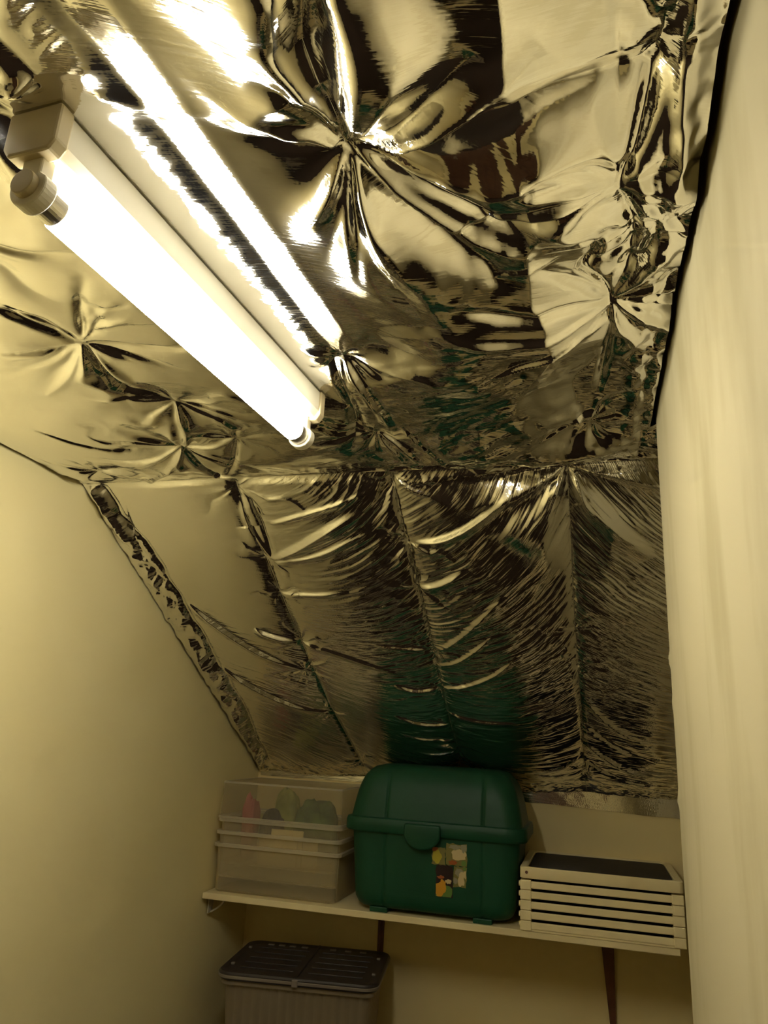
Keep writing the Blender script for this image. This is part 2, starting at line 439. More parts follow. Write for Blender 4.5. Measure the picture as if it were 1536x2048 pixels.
# ------------------------------------------------------------------ crinkled foil lining
def add_folds(H, X, V, folds, pleat=False):
    xs, vs = X[:, 0], V[0, :]
    for pts, amp, wd in folds:
        P = np.array(pts); m = 4.0 * wd
        i0, i1 = np.searchsorted(xs, [P[:, 0].min() - m, P[:, 0].max() + m])
        j0, j1 = np.searchsorted(vs, [P[:, 1].min() - m, P[:, 1].max() + m])
        if i1 <= i0 or j1 <= j0: continue
        x = X[i0:i1, j0:j1]; v = V[i0:i1, j0:j1]
        # smooth the polyline
        for _ in range(2):
            Q = [P[0]]
            for a, b in zip(P[:-1], P[1:]): Q += [a * .75 + b * .25, a * .25 + b * .75]
            P = np.array(Q + [P[-1]])
        L = np.concatenate([[0], np.cumsum(np.hypot(*np.diff(P, axis=0).T))])
        best = np.full(x.shape, 9.0); tt = np.zeros(x.shape); sd = np.zeros(x.shape)
        for k in range(len(P) - 1):
            a, b = P[k], P[k + 1]; d = b - a; dd = d @ d + 1e-12
            t = np.clip(((x - a[0]) * d[0] + (v - a[1]) * d[1]) / dd, 0, 1)
            r = np.hypot(x - a[0] - t * d[0], v - a[1] - t * d[1])
            s = r < best
            pr = np.array([d[1], -d[0]]) * (1 if d[0] > 0 else -1)   # the side facing up the slope
            sd = np.where(s, (x - a[0]) * pr[0] + (v - a[1]) * pr[1], sd)
            best = np.where(s, r, best); tt = np.where(s, (L[k] + t * (L[k + 1] - L[k])) / L[-1], tt)
        tp = np.clip(tt / 0.2, 0, 1) ** .7 * np.clip((1 - tt) / 0.35, 0, 1) ** .8
        w2 = wd * (0.45 + 0.75 * tt)
        if pleat: w2 = wd * np.where(sd > 0, 0.62, 1.7)
        if pleat == 'sharp':
            H[i0:i1, j0:j1] += amp * tp * np.where(sd > 0, np.clip(1 - best / wd, 0, 1), np.exp(-(best / (2.4 * wd)) ** 2)); continue
        H[i0:i1, j0:j1] += amp * tp * (0.72 * np.exp(-(best / w2) ** 2) + 0.28 * np.exp(-best / (0.55 * w2)))
def add_pin(H, X, V, px, pv, reach, amp, seed, n=16):
    """creases that run out from a staple like the rays of a star"""
    g = np.random.default_rng(seed); xs, vs = X[:, 0], V[0, :]; m = 2.6 * reach
    i0, i1 = np.searchsorted(xs, [px - m, px + m]); j0, j1 = np.searchsorted(vs, [pv - m, pv + m])
    if i1 <= i0 or j1 <= j0: return
    x = X[i0:i1, j0:j1] - px; v = V[i0:i1, j0:j1] - pv
    r = np.hypot(x, v) + 1e-6; th = np.arctan2(v, x)
    th = th + 0.5 * (vnoise(x / reach * 1.5, v / reach * 1.5, seed % 50) - .5) * np.clip(r / reach, 0, 1)
    f = np.zeros_like(r)
    for k in range(n):
        a = g.uniform(-math.pi, math.pi); wd = g.uniform(0.06, 0.26); s = g.uniform(.35, 1) * (1 if g.random() < .55 else -1)
        ln = g.uniform(.5, 1.3) * reach
        d = np.abs((th - a + math.pi) % (2 * math.pi) - math.pi)
        f += s * np.exp(-(d / wd) ** 1.5) * np.exp(-(r / ln) ** 2)
    H[i0:i1, j0:j1] += amp * r * f
def softmin(ds, k=45.0):
    acc = 0
    for d in ds: acc = acc + np.exp(-k * d)
    return -np.log(acc + 1e-30) / k
def sheet(name, xs, vs, H, to3d, uvs, parent, keep=None, material='foil'):
    n, m = H.shape; X, V = np.meshgrid(xs, vs, indexing='ij')
    co = to3d(X, V, H).reshape(-1, 3).astype(np.float32)
    idx = np.arange(n * m).reshape(n, m)
    q = np.stack([idx[:-1, :-1], idx[:-1, 1:], idx[1:, 1:], idx[1:, :-1]], -1).reshape(-1, 4)
    if keep is not None: q = q[keep[:-1, :-1].ravel()]
    me = bpy.data.meshes.new(name)
    me.vertices.add(n * m); me.vertices.foreach_set('co', co.ravel())
    me.loops.add(q.size); me.loops.foreach_set('vertex_index', q.ravel().astype(np.int32))
    me.polygons.add(len(q)); me.polygons.foreach_set('loop_start', np.arange(0, q.size, 4, dtype=np.int32))
    me.polygons.foreach_set('loop_total', np.full(len(q), 4, dtype=np.int32))
    me.polygons.foreach_set('use_smooth', np.ones(len(q), dtype=bool))
    me.update(calc_edges=True)
    uvl = me.uv_layers.new(name='wrinkle')
    U = np.stack(uvs, -1).reshape(-1, 2)[q.ravel()].astype(np.float32)
    uvl.data.foreach_set('uv', U.ravel())
    me.validate()
    return link(name, me, material, parent)

def flat_foil():
    xs = np.linspace(0.003, 1.632, 580)
    ys = np.concatenate([np.linspace(YF + 0.005, -2.78, 90, endpoint=False), np.linspace(-2.78, YC, 510)])
    X, Y = np.meshgrid(xs, ys, indexing='ij'); H = np.zeros_like(X)
    pins = [(0.504, -2.045, .11, .24), (0.545, -1.813, .10, .26), (0.435, -1.592, .11, .26), (0.588, -1.624, .06, .22),
            (1.08, -2.375, .20, .34), (1.362, -2.015, .12, .26), (1.36, -2.273, .12, .24), (1.41, -2.19, .07, .3),
            (0.93, -1.93, .10, .3), (0.50, -2.33, .12, .24), (0.48, -2.62, .12, .24), (0.92, -2.70, .14, .26), (1.36, -2.60, .13, .26),
            (0.90, -1.60, .09, .30), (1.33, -1.60, .07, .26), (0.47, -3.0, .12, .25), (0.9, -3.1, .12, .25), (1.35, -3.0, .12, .25),
            (0.12, -1.46, .07, .2), (0.74, -2.52, .16, .40)]
    # the quilted sag between staples
    ds = [np.hypot(X - p[0], Y - p[1]) for p in pins]
    ds += [X * 1.0 + 0.01, np.abs(Y - YC) + 0.005, np.abs(X - 1.43) + 0.02]
    rm = np.maximum(softmin(ds), 0)
    depth = 0.022 + 0.034 * sstep(X, 0.85, 1.1)
    pillow = depth * np.tanh(rm / 0.13) * (0.8 + 0.5 * vnoise(X * 5, Y * 5, 21))
    # right-hand bay: hangs level, then climbs to the staples beside the wall
    xb = X + 0.034 * (vnoise(Y * 13, X * 5, 26) - .5) + 0.03 * (vnoise(Y * 5, X * 3, 28) - .5) + 0.05 * sstep(Y, -1.95, -1.75)
    bay = 0.038 * np.clip((1.362 - xb) / 0.098, 0, 1)
    mix = sstep(X, 1.12, 1.24) * (1 - sstep(Y, -1.60, -1.46))
    H += pillow * (1 - mix) + bay * mix + 0.010 * (vnoise(X * 6.5, Y * 6.5, 29) - .5) * sstep(X, 1.08, 1.2) * (1 - sstep(X, 1.33, 1.36))
    H += 0.006 * (vnoise(X * 9, Y * 9, 22) - .5) * sstep(rm, 0, .05)
    for i, (px, py, rc, am) in enumerate(pins): add_pin(H, X, Y, px, py, rc, am, 100 + i, 18 if am < .3 else 22)
    add_folds(H, X, Y, FLAT_FOLDS)
    # crumpled lap along the turn to the slope and along the right wall
    lap = np.exp(-((Y - YC) / (0.07 + 0.05 * sstep(X, .7, .9))) ** 2) * (0.35 + 0.9 * sstep(X, 0.65, 0.95))
    edge = sstep(X, 1.375, 1.42) * (Y < -1.5)
    H += lap * 0.044 * crumple(X, Y * 1.3, 9, 5) + lap * 0.005 * crumple(X, Y, 40, 6)
    H += edge * (0.008 + 0.028 * crumple(X * 1.5, Y * 0.7, 14, 7) + 0.006 * crumple(X, Y, 40, 8))
    # slack folds between the light and the turn to the slope
    slack = sstep(X, 0.80, 0.95) * sstep(Y, -2.08, -1.90) * (1 - sstep(X, 1.14, 1.24))
    H += slack * 0.030 * crumple(X * 0.8 + Y * 0.3, Y * 1.3 + X * 0.35, 7, 9)
    # small wrinkles
    H += 0.0013 * (vnoise(X * 38 + 3 * vnoise(X * 6, Y * 6, 1), Y * 38, 23) - .5) * (0.5 + sstep(X, .7, .9))
    fine = (1 - 0.8 * sstep(X, 1.16, 1.24)) * sstep(X, 0.60, 0.85) * sstep(Y, -2.2, -1.9)
    H += fine * 0.0011 * (ridge(vnoise(X * 13 + Y * 8, Y * 60 + X * 22, 24)) - .5)
    bx = 0.795 + (Y + 2.135) * 0.06
    # beside the light the foil runs level and then bellies down
    u = X - bx
    ends = sstep(Y, -2.78, -2.50) * (1 - sstep(Y, -1.97, -1.92))
    band = sstep(u, 0.0, 0.035) * (1 - sstep(u, 0.165, 0.31)) * ends
    sm = lambda t: 0.5 * (np.sqrt(t * t + 0.004 ** 2) + t)
    wv = 0.006 * (vnoise(Y * 9, X * 0, 27) - .5)
    belly = -0.13 * (sm(u - 0.092) - sm(u - 0.113 + wv)) + 0.235 * (sm(u - 0.116 + wv) - sm(u - 0.162 + wv)) + 0.003
    H = H * (1 - 0.93 * band) + band * belly
    # close wrinkles square to the light
    side = np.exp(-((u - 0.074) / 0.020) ** 2) * ends
    H += side * 0.0024 * (ridge(vnoise(u * 26 + 4, Y * 80 + u * 30, 25)) - .5)
    # the light's body presses the foil flat
    bd = np.maximum(np.abs(X - bx) - 0.034, np.maximum(np.abs(Y + 2.135) - 0.345, 0))
    k = sstep(bd, 0.0, 0.05)
    H = H * k + np.minimum(H, 0.0) * (1 - k) * .3
    H = np.maximum(H, -0.022)
    H[:, -1] = 0
    keep = ~((X > 1.442) & (Y < YE + 0.01))
    return sheet('foil_sheet', xs, ys, H, lambda x, y, h: np.stack([x, y, ZC - h], -1), (X + Y * .2, Y - X * .3), None, keep, 'foil_taut')

def slope_foil():
    xs = np.linspace(0.003, 1.634, 780); vs = np.linspace(0.0, SL - 0.012, 760)
    X, V = np.meshgrid(xs, vs, indexing='ij'); H = np.zeros_like(X)
    wob = 0.012 * (vnoise(V * 4, V * 0, 31) - .5)
    seams = [0.45 - 0.02 * np.sin(V * 2.2) + wob, 0.865 - 0.012 * V + wob, 1.28 + 0.01 * V - wob]
    e0, e3 = 0.060 + 0.03 * sstep(V, 0, .4) * (1 - sstep(V, 1.0, 1.5)) + 0.02 * (vnoise(V * 12, V * 0, 33) - .5), np.full_like(X, 1.66)
    edges = [e0] + seams + [e3]
    psi = V.copy(); amp = np.zeros_like(X); along = X.copy()
    t = V / SL
    for k in range(4):
        a, b = edges[k], edges[k + 1]
        u = np.clip((X - a) / (b - a), 0, 1); ins = (X >= a) & (X < b)
        sag = [0.010, 0.013, 0.016, 0.012][k]
        H += np.where(ins, sag * np.sin(math.pi * u) ** .8 * (0.7 + 0.6 * vnoise(V * 5, X * 0 + k * 7.0, 34)), 0)
        if k == 0: sl = -0.10 - 0.75 * t; am = 0.10 + 0.5 * sstep(V, .45, .75)
        if k == 1: sl = 0.55 - 1.25 * t; am = 0.25 + 0.75 * sstep(u, .25, .7)
        if k == 2: sl = 1.35 * (1 - t) ** 1.3 - 0.12; am = 1.0 + 0 * t
        if k == 3: sl = -(1.7 * (1 - t) ** 1.6 + 0.12); am = 1.15 + 0 * t
        sagc = 0.05 * np.sin(math.pi * u) if k in (1, 2) else 0
        psi = np.where(ins, V + sl * (X - a) * 1.0 - sagc, psi); amp = np.where(ins, am, amp)
    amp = amp * (0.55 + 0.9 * vnoise(X * 7, V * 7, 35))
    n1 = ridge(vnoise(psi * 42 + 1.8 * vnoise(X * 9, V * 9, 42), along * 6 + psi * 5, 36)) ** 1.5
    n2 = ridge(vnoise(psi * 120 + 2.0 * vnoise(X * 14, V * 14, 43), along * 12, 37)) ** 1.3
    H += amp * (0.0024 * (n1 - .4) * (0.4 + 1.2 * vnoise(X * 4 + 3, V * 5, 39)) + 0.0012 * (n2 - .4))
    H += 0.0009 * (vnoise(psi * 190, along * 24, 38) - .5) * (0.25 + amp)
    for s in seams:
        d = X - s
        H -= 0.010 * np.exp(-np.abs(d) / 0.012)
        H += 0.006 * np.exp(-(d / 0.020) ** 2) * crumple(X, V * 0.6, 22, 41)
    pins = [(0.461, 0.308), (0.431, 0.449), (0.433, 0.687), (0.41, 0.837), (0.429, 1.1), (0.467, 1.449), (0.871, 0.247), (0.856, 0.427),
            (0.865, 0.716), (0.849, 0.921), (0.859, 1.145), (0.848, 1.313), (1.277, 0.02), (1.282, 0.608), (1.299, 0.775), (1.294, 1.401),
            (0.45, 0.03), (0.87, 0.02)]
    for i, p in enumerate(pins): add_pin(H, X, V, p[0], p[1], .055 if i < 16 else .09, .20, 200 + i, 12)
    add_pin(H, X, V, 1.277, 0.01, .22, .20, 300, 26)
    add_folds(H, X, V, [(p, 0.014, 0.009) for p, a, w in SLOPE_FOLDS[:3]], 'sharp')
    add_folds(H, X, V, [(p, a * 2.0, w * 1.3) for p, a, w in SLOPE_FOLDS[3:] if a > 0], True)
    add_folds(H, X, V, [(p, a * 1.3, w * 1.3) for p, a, w in SLOPE_FOLDS if a < 0])
    # flared folds at the foot of the third seam
    add_folds(H, X, V, [([(1.30, 0.95), (1.38, 1.10), (1.50, 1.20)], .010, .020), ([(1.30, 1.10), (1.40, 1.24), (1.53, 1.30)], -.010, .016),
                        ([(1.30, 1.22), (1.42, 1.36), (1.56, 1.40)], .012, .018), ([(1.29, 1.32), (1.38, 1.43), (1.58, 1.47)], -.010, .013),
                        ([(1.29, 1.30), (1.30, 1.38), (1.33, 1.47)], .012, .014), ([(1.28, 1.30), (1.22, 1.38), (1.12, 1.41)], .006, .010)])
    # crumpled strip down the left wall, and laps at top and foot
    strip = 1 - sstep(X - e0, -0.012, 0.006)
    xr = np.clip(X / (e0 + 1e-6), 0, 1)
    H += strip * (0.020 * np.clip(1 - np.abs(xr - .45) / .5, 0, 1) * (0.2 + 1.1 * vnoise(V * 11, X * 12, 55) + 0.3 * vnoise(V * 31, X * 20, 56)) + 0.026 * crumple(X * 1.1, V * 0.9, 20, 51) + 0.006 * crumple(X, V, 50, 52))
    H -= 0.010 * np.exp(-((X - e0 - 0.004) / 0.010) ** 2)
    top = np.exp(-(V / 0.05) ** 2) * (0.3 + 0.8 * sstep(X, .6, .95)); foot = sstep(V, SL - 0.12, SL - 0.03)
    H += top * 0.022 * crumple(X, V * 1.3, 10, 5) + top * .005 * crumple(X, V, 40, 6)
    H += foot * (0.014 * crumple(X, V * 1.6, 14, 53) + 0.006 * crumple(X, V, 34, 54))
    H = np.maximum(H, -0.022)
    H = H * sstep(V, -0.002, 0.02)
    H[:, -40:] = np.maximum(H[:, -40:], 0.0)
    to3d = lambda x, v, h: np.stack([x, YC + v * CT - h * ST, ZC - v * ST - h * CT], -1)
    return sheet('foil_sheet', xs, vs, H, to3d, (along, psi), None)

tag(flat_foil(), 'crinkled silver foil insulation covering the flat ceiling around the tube light', 'foil insulation')
sf = tag(slope_foil(), 'wrinkled silver foil insulation on the sloping roof above the shelf', 'foil insulation')
def foot_tape():
    xs = np.linspace(0.004, 1.634, 500); vs = np.linspace(0, 1, 22)
    X, T = np.meshgrid(xs, vs, indexing='ij')
    drop = 0.022 + 0.030 * sstep(X, 0.95, 1.1) + 0.016 * sstep(X, 1.1, 1.6) + 0.004 * (vnoise(X * 14, X * 0, 61) - .5)
    H = 0.003 + 0.004 * (crumple(X, T * 0.06, 9, 62, 5) + .4) * (1 - T * .6) + (0.0002 + 0.0012 * (1 - sstep(X, 1.15, 1.30))) * crumple(X, T * .05, 26, 63)
    H = np.maximum(H, 0.0015)
    return sheet('foil_tape', xs, vs, H, lambda x, t, h: np.stack([x, -h - 0.0 * t, ZK + 0.004 - drop * t], -1), (X, T * .05), sf)
foot_tape()

# ------------------------------------------------------------------ fluorescent batten light
def tube_light():
    t = empty('ceiling_light', (0.795, -2.135, ZC - 0.001), -math.atan2(0.04, 0.665))
    tag(t, 'white fluorescent batten light with one lit tube under the foil ceiling', 'light')
    hl = 0.335
    prof = [(-0.030, -0.001), (-0.030, -0.040), (-0.022, -0.052), (0.022, -0.052), (0.030, -0.040), (0.030, -0.001)]
    MB().prism(prof, 'y', -hl, hl).build('housing', 'fixture_white', t, 0.002)
    for s in (-1, 1):
        y0, y1 = sorted((s * (hl - 0.004), s * (hl + 0.016)))
        p2 = [(-0.034, -0.0), (-0.034, -0.046), (-0.026, -0.057), (0.026, -0.057), (0.034, -0.046), (0.034, -0.0)]
        cap = MB().prism(p2, 'y', y0, y1).build('end_cap', 'fixture_cap', t, 0.003)
        # tombstone lampholder with a round foot that takes the tube pins
        pts = [(-0.013, -0.052), (-0.013, -0.075)]
        pts += [(0.023 * math.cos(a), -0.090 + 0.023 * math.sin(a)) for a in np.linspace(math.pi * .86, math.pi * 2.14, 20)]
        pts += [(0.013, -0.075), (0.013, -0.052)]
        y0, y1 = sorted((s * (hl - 0.012), s * (hl + 0.006)))
        lh = MB().prism(pts, 'y', y0, y1).build('lampholder', 'fixture_white', t, 0.002)
        y0, y1 = sorted((s * (hl + 0.004), s * (hl + 0.014)))
        MB().cyl((0, 0, -0.090), 'y', 0.015, y0, y1, 24).build('rotor', 'fixture_cap', lh, 0.002)
    # the tube: a lathe with rounded shoulders
    n = 24; v = []; f = []
    L = hl - 0.034
    prof = [(-L, .012), (-L + .001, .0165), (-L + .005, .019), (L - .005, .019), (L - .001, .0165), (L, .012)]
    for y, r in prof:
        v += [(r * math.cos(2 * math.pi * k / n), y, -0.090 + r * math.sin(2 * math.pi * k / n)) for k in range(n)]
    for k in range(len(prof) - 1):
        f += [(k * n + i, k * n + (i + 1) % n, (k + 1) * n + (i + 1) % n, (k + 1) * n + i) for i in range(n)]
    f += [tuple(range(n)), tuple(reversed(range((len(prof) - 1) * n, len(prof) * n)))]
    tb = link('tube', pydata('tube', v, f), 'lit_tube', t, True)
    tb['label'] = 'glowing white fluorescent tube'
    for s in (-1, 1):
        y0, y1 = sorted((s * (L - 0.002), s * (hl - 0.012)))
        MB().cyl((0, 0, -0.090), 'y', 0.0178, y0, y1, 32).build('ferrule', 'ferrule', tb, 0.002)
    return t
tube_light()

# ------------------------------------------------------------------ shelf
sh = tag(empty('shelf', (0, 0, SHELF)), 'cream painted shelf board across the back wall carrying the boxes', 'shelf')
MB().box(0.002, 1.552, -0.400, -0.001, -0.020, 0).build('board', 'shelf_paint', sh, 0.002)
def bracket(parent):
    """small steel angle screwed to the left wall under the shelf front, with a curved brace"""
    b = MB()
    b.box(0.003, 0.0065, -0.352, -0.318, -0.075, -0.0205)
    b.box(0.003, 0.062, -0.352, -0.318, -0.0245, -0.0205)
    o_, i_ = [], []
    for k in range(13):
        s = k / 12; x = 0.056 - 0.050 * s; z = -0.0245 - 0.046 * s ** 0.6
        o_.append((x, z)); i_.append((x + 0.005, z - 0.003))
    b.prism(o_ + i_[::-1], 'y', -0.339, -0.331)
    o = b.build('bracket', 'bracket_paint', parent, 0.0006)
    MB().cyl((0, -0.335, -0.060), 'x', 0.004, 0.0066, 0.009, 14).build('screw', 'ferrule', o)
bracket(sh)
s1 = MB().prism([(0.533, -0.0205), (0.558, -0.0205), (0.556, -0.235), (0.535, -0.235)], 'y', -0.012, -0.0015).build('support_strip', 'brown_metal', sh, 0.002)
MB().box(0.543, 0.548, -0.017, -0.012, -0.232, -0.0205).build('strip_rib', 'brown_metal', s1, 0.001)
s2 = MB().prism([(1.325, -0.0205), (1.374, -0.0205), (1.372, -0.40), (1.358, -0.40)], 'y', -0.016, -0.0015).build('support_strip', 'brown_metal', sh, 0.002)

# ------------------------------------------------------------------ clear nested boxes and what they hold
CX, CY, CA, CB = 0.2455, -0.203, 0.2355, 0.168
def clear_tray(z0, zr, a, b, label, wide=0.0):
    t = tag(empty('clear_storage_box', (CX, CY, z0)), label, 'box', 'clear plastic boxes on the shelf')
    h = zr - z0; r = 0.022; w = 0.0022
    loft('body', [(0.0, a - .018, b - .018, r), (0.004, a - .014, b - .014, r), (h - .012, a - .010, b - .010, r), (h - .010, a - .010, b - .010, r),
                  (h - .010, a - .010 - w, b - .010 - w, r), (0.008, a - .014 - w, b - .014 - w, r), (0.0045, a - .020, b - .020, r)], 'clear_plastic', t)
    loft('rim', [(h - .011, a - .0095, b - .0095, r), (h - .011, a, b, r + .004), (h - .001, a, b, r + .004), (h, a - .001, b - .001, r + .004),
                 (h, a - .0115, b - .0115, r), (h - .011, a - .0115, b - .0115, r), (h - .011, a - .0095, b - .0095, r)], 'clear_rim', t, caps=(False, False))
    return t
clear_tray(SHELF + .0005, 1.101, CA + .004, CB + .004, 'lowest clear plastic box of the nested stack, standing on the shelf')
clear_tray(0.990, 1.142, CA + .002, CB + .002, 'middle clear plastic box of the nested stack, below the cloth bundles')
clear_tray(1.034, 1.184, CA, CB, 'upper clear plastic box of the nested stack, holding bundles of cloth')
tp = tag(empty('clear_storage_box', (CX, CY, 1.185)), 'upturned clear plastic box on top covering the cloth bundles', 'box', 'clear plastic boxes on the shelf')
a, b, r, w, h = CA - .003, CB - .003, 0.018, 0.0022, 0.122
loft('body', [(0.0, a, b, r), (h - .006, a - .003, b - .003, r), (h - .001, a - .005, b - .005, r), (h, a - .009, b - .009, r)], 'clear_plastic', tp, caps=(False, True))
loft('lip', [(0.0, a - w, b - w, r), (0.0, a + .003, b + .003, r), (0.006, a + .003, b + .003, r), (0.006, a - w, b - w, r), (0.0, a - w, b - w, r)], 'clear_rim', tp, caps=(False, False))
loft('top_edge', [(h - .005, a - .0015, b - .0015, r), (h + .001, a - .0045, b - .0045, r), (h + .001, a - .0100, b - .0100, r), (h + .0002, a - .0100, b - .0100, r)], 'clear_rim', tp, caps=(False, False))

def bundle(name, c, size, material, label, cat, seed, e=0.7):
    """soft crumpled bundle resting on its flattened base"""
    nu, nv = 40, 24; v = []; f = []
    sg = lambda t, k: math.copysign(abs(t) ** k, t)
    for j in range(nv + 1):
        ph = -math.pi / 2 + math.pi * j / nv
        for i in range(nu):
            th = 2 * math.pi * i / nu
            x, y, z = sg(math.cos(ph), e) * sg(math.cos(th), e), sg(math.cos(ph), e) * sg(math.sin(th), e), sg(math.sin(ph), e)
            nn = float(vnoise(np.array([x * 1.7 + z]), np.array([y * 1.7 - z * .6]), seed)[0]) - .5
            cr = float(ridge(vnoise(np.array([x * 3 + y * 2]), np.array([z * 3 - y]), seed + 3))[0]) - .5
            k = 1 + 0.34 * nn + 0.13 * cr
            v.append((x * size[0] * k, y * size[1] * k, max(z, -0.8) * size[2] * (k if z > -.5 else 1)))
    for j in range(nv):
        f += [(j * nu + i, j * nu + (i + 1) % nu, (j + 1) * nu + (i + 1) % nu, (j + 1) * nu + i) for i in range(nu)]
    f += [tuple(reversed(range(nu))), tuple(range(nv * nu, (nv + 1) * nu))]
    o = link(name, pydata(name, v, f), material, None, True)
    o.location = (c[0], c[1], c[2] + 0.8 * size[2])
    return tag(o, label, cat)
Z3 = 1.040
bundle('cloth_bundle', (0.330, -0.20, Z3), (0.074, 0.080, 0.115), 'cloth_green', 'dark green cloth bundle seen through the clear boxes', 'cloth', 3)
bundle('cloth_bundle', (0.178, -0.125, Z3), (0.048, 0.050, 0.124), 'cloth_olive', 'olive yellow cloth bundle behind the clear plastic front', 'cloth', 8)
bundle('cloth_bundle', (0.178, -0.245, Z3), (0.040, 0.042, 0.090), 'cloth_blue', 'dark blue cloth bundle inside the clear boxes beside the pink pouch', 'cloth', 5)
bundle('pouch', (0.093, -0.255, Z3), (0.026, 0.040, 0.118), 'cloth_pink', 'small pink pouch at the left inside the clear boxes', 'pouch', 6)
pk = MB(); pk.box(-.060, .060, -.004, .004, 0, .118); pk.box(-0.10, 0.045, -.013, -.0045, 0, .092); pk.box(-.02, .115, .0045, .009, 0, .085)
pp = pk.build('paper_stack', 'paper', None, 0.001); pp.location = (0.270, -0.329, 1.0395)
tag(pp, 'pale sheets of card standing upright inside the nested clear boxes', 'card')

# ------------------------------------------------------------------ green trunk
TX, TY = 0.806, -0.242
tk = tag(empty('storage_trunk', (TX, TY, SHELF)), 'large green plastic storage trunk with domed lid in the middle of the shelf', 'trunk')
tk.scale = (1, 0.86, 1)   # a little shallower than wide parts suggest: clears the slope behind
GX = (-0.157, 0.166)
def grooves(x, y, z, a, b):
    d = 0.0
    for g in GX: d += 0.0055 * math.exp(-((x - g) / 0.0045) ** 2)
    if abs(y) > b * 0.55:
        k = 1.0
        return x, y - math.copysign(d * k, y)
    return x, y
def trunk_secs(lst): return lst
bodysec = [(0.012, .225, .145, .05), (0.014, .245, .163, .06), (0.022, .256, .174, .065), (0.040, .265, .183, .065)]
bodysec += [(z, .265 + (z - .04) / .2 * .017, .183 + (z - .04) / .2 * .010, .060) for z in np.linspace(.06, .252, 14)]
loft('body', bodysec, 'green_plastic', tk, na=10, nx=150, ny=40, fn=grooves)
lidsec = [(0.286, .291, .196, .062)]
for k in range(1, 26):
    s = k / 25
    z = 0.286 + 0.170 * s
    q = max(1 - s ** 4.4, 0) ** 0.5
    ta = 0.291 - 0.030 * s; tb = 0.196 - 0.030 * s
    lidsec.append((z, ta * (0.76 + 0.24 * q), tb * (0.56 + 0.44 * q), .064))
lid = loft('lid', lidsec, 'green_plastic', tk, na=10, nx=150, ny=40, fn=grooves)
loft('rim', [(0.246, .286, .196, .064), (0.244, .302, .207, .068), (0.250, .306, .211, .070), (0.276, .306, .211, .070), (0.286, .302, .207, .068), (0.290, .287, .193, .064)],
     'green_plastic', tk, na=10, nx=4, ny=4, caps=(True, False))
# rounded latch tab that hangs from the rim
lt = MB(); n = 24
pts = [(-0.060, 0.280)] + [(0.060 * math.cos(a), 0.250 + 0.046 * math.sin(a)) for a in np.linspace(math.pi, 2 * math.pi, n)] + [(0.060, 0.280)]
lt.prism(pts, 'y', -0.232, -0.203)
latch = lt.build('latch', 'green_plastic', tk, 0.006, 3, True); latch.location.x = -0.028
for x in (-0.175, 0.165):
    for yy in (-0.17, 0.08):
        MB().box(x - .030, x + .030, yy, yy + 0.09, 0.0, 0.016).build('foot', 'green_plastic', tk, 0.003)
# torn stickers on the front, generic coloured shapes
def sticker(x0, x1, z0, z1, base, blobs, seed, label):
    """torn paper patch on the trunk front with flat printed shapes"""
    g = random.Random(seed); zc = (z0 + z1) / 2
    yf = lambda z: -(0.183 + (z - .04) / .2 * .010) - 0.0012
    out = []
    for (p, q) in (((x0, z0), (x1, z0)), ((x1, z0), (x1, z1)), ((x1, z1), (x0, z1)), ((x0, z1), (x0, z0))):
        for k in range(6):
            t = k / 6; out.append((p[0] + (q[0] - p[0]) * t + g.uniform(-.0022, .0022), p[1] + (q[1] - p[1]) * t + g.uniform(-.0022, .0022)))
    def patch(pts, lift, name, m, parent):
        nn = len(pts); v = [(x, yf(z) - lift, z) for x, z in pts] + [(x, yf(z) + 0.0010, z) for x, z in pts]
        f = [tuple(range(nn)), tuple(reversed(range(nn, 2 * nn)))] + [(i, nn + i, nn + (i + 1) % nn, (i + 1) % nn) for i in range(nn)]
        me = pydata(name, v, f); bm = bmesh.new(); bm.from_mesh(me); bmesh.ops.recalc_face_normals(bm, faces=bm.faces); bm.to_mesh(me); bm.free()
        return link(name, me, m, parent)
    s = patch(out, 0.0, 'sticker', base, tk); s['label'] = label
    for i, (cx, cz, rx, rz, m) in enumerate(blobs):
        pts = []
        for k in range(18):
            t = 2 * math.pi * k / 18; w = 1 + g.uniform(-.25, .22)
            pts.append((min(max(x0 + (x1 - x0) * cx + rx * w * math.cos(t), x0 + .001), x1 - .001), min(max(z0 + (z1 - z0) * cz + rz * w * math.sin(t), z0 + .001), z1 - .001)))
        patch(pts, 0.0003 * (i + 1), 'print', m, s)
OX, OZ = TX, SHELF
def S(x0, x1, z0, z1): return x0 - OX, x1 - OX, z0 - OZ, z1 - OZ
sticker(*S(0.808, 0.852, 1.106, 1.158), 'print_olive', [(.35, .45, .016, .020, 'print_yellow'), (.75, .8, .006, .008, 'print_olive'), (.2, .9, .010, .007, 'print_rust')], 1, 'torn yellow sticker')
sticker(*S(0.853, 0.922, 1.108, 1.172), 'print_olive', [(.65, .5, .024, .017, 'print_cream'), (.85, .85, .010, .014, 'print_grey'), (.45, .85, .020, .007, 'print_grey'), (.35, .12, .015, .008, 'print_rust'), (.88, .12, .008, .010, 'print_green')], 2, 'torn cream and olive sticker')
sticker(*S(0.822, 0.877, 1.012, 1.105), 'print_black', [(.5, .13, .034, .020, 'print_green'), (.2, .2, .012, .026, 'print_orange'), (.42, .34, .012, .022, 'print_orange'), (.75, .50, .010, .007, 'print_cream'), (.30, .62, .011, .005, 'print_rust')], 3, 'black, orange and green sticker')
sticker(*S(0.879, 0.921, 1.046, 1.106), 'print_olive', [(.45, .7, .015, .012, 'print_grey'), (.62, .40, .010, .024, 'print_cream'), (.9, .62, .007, .012, 'print_cream'), (.15, .3, .008, .010, 'print_grey'), (.9, .92, .008, .006, 'print_green')], 4, 'torn pale sticker')

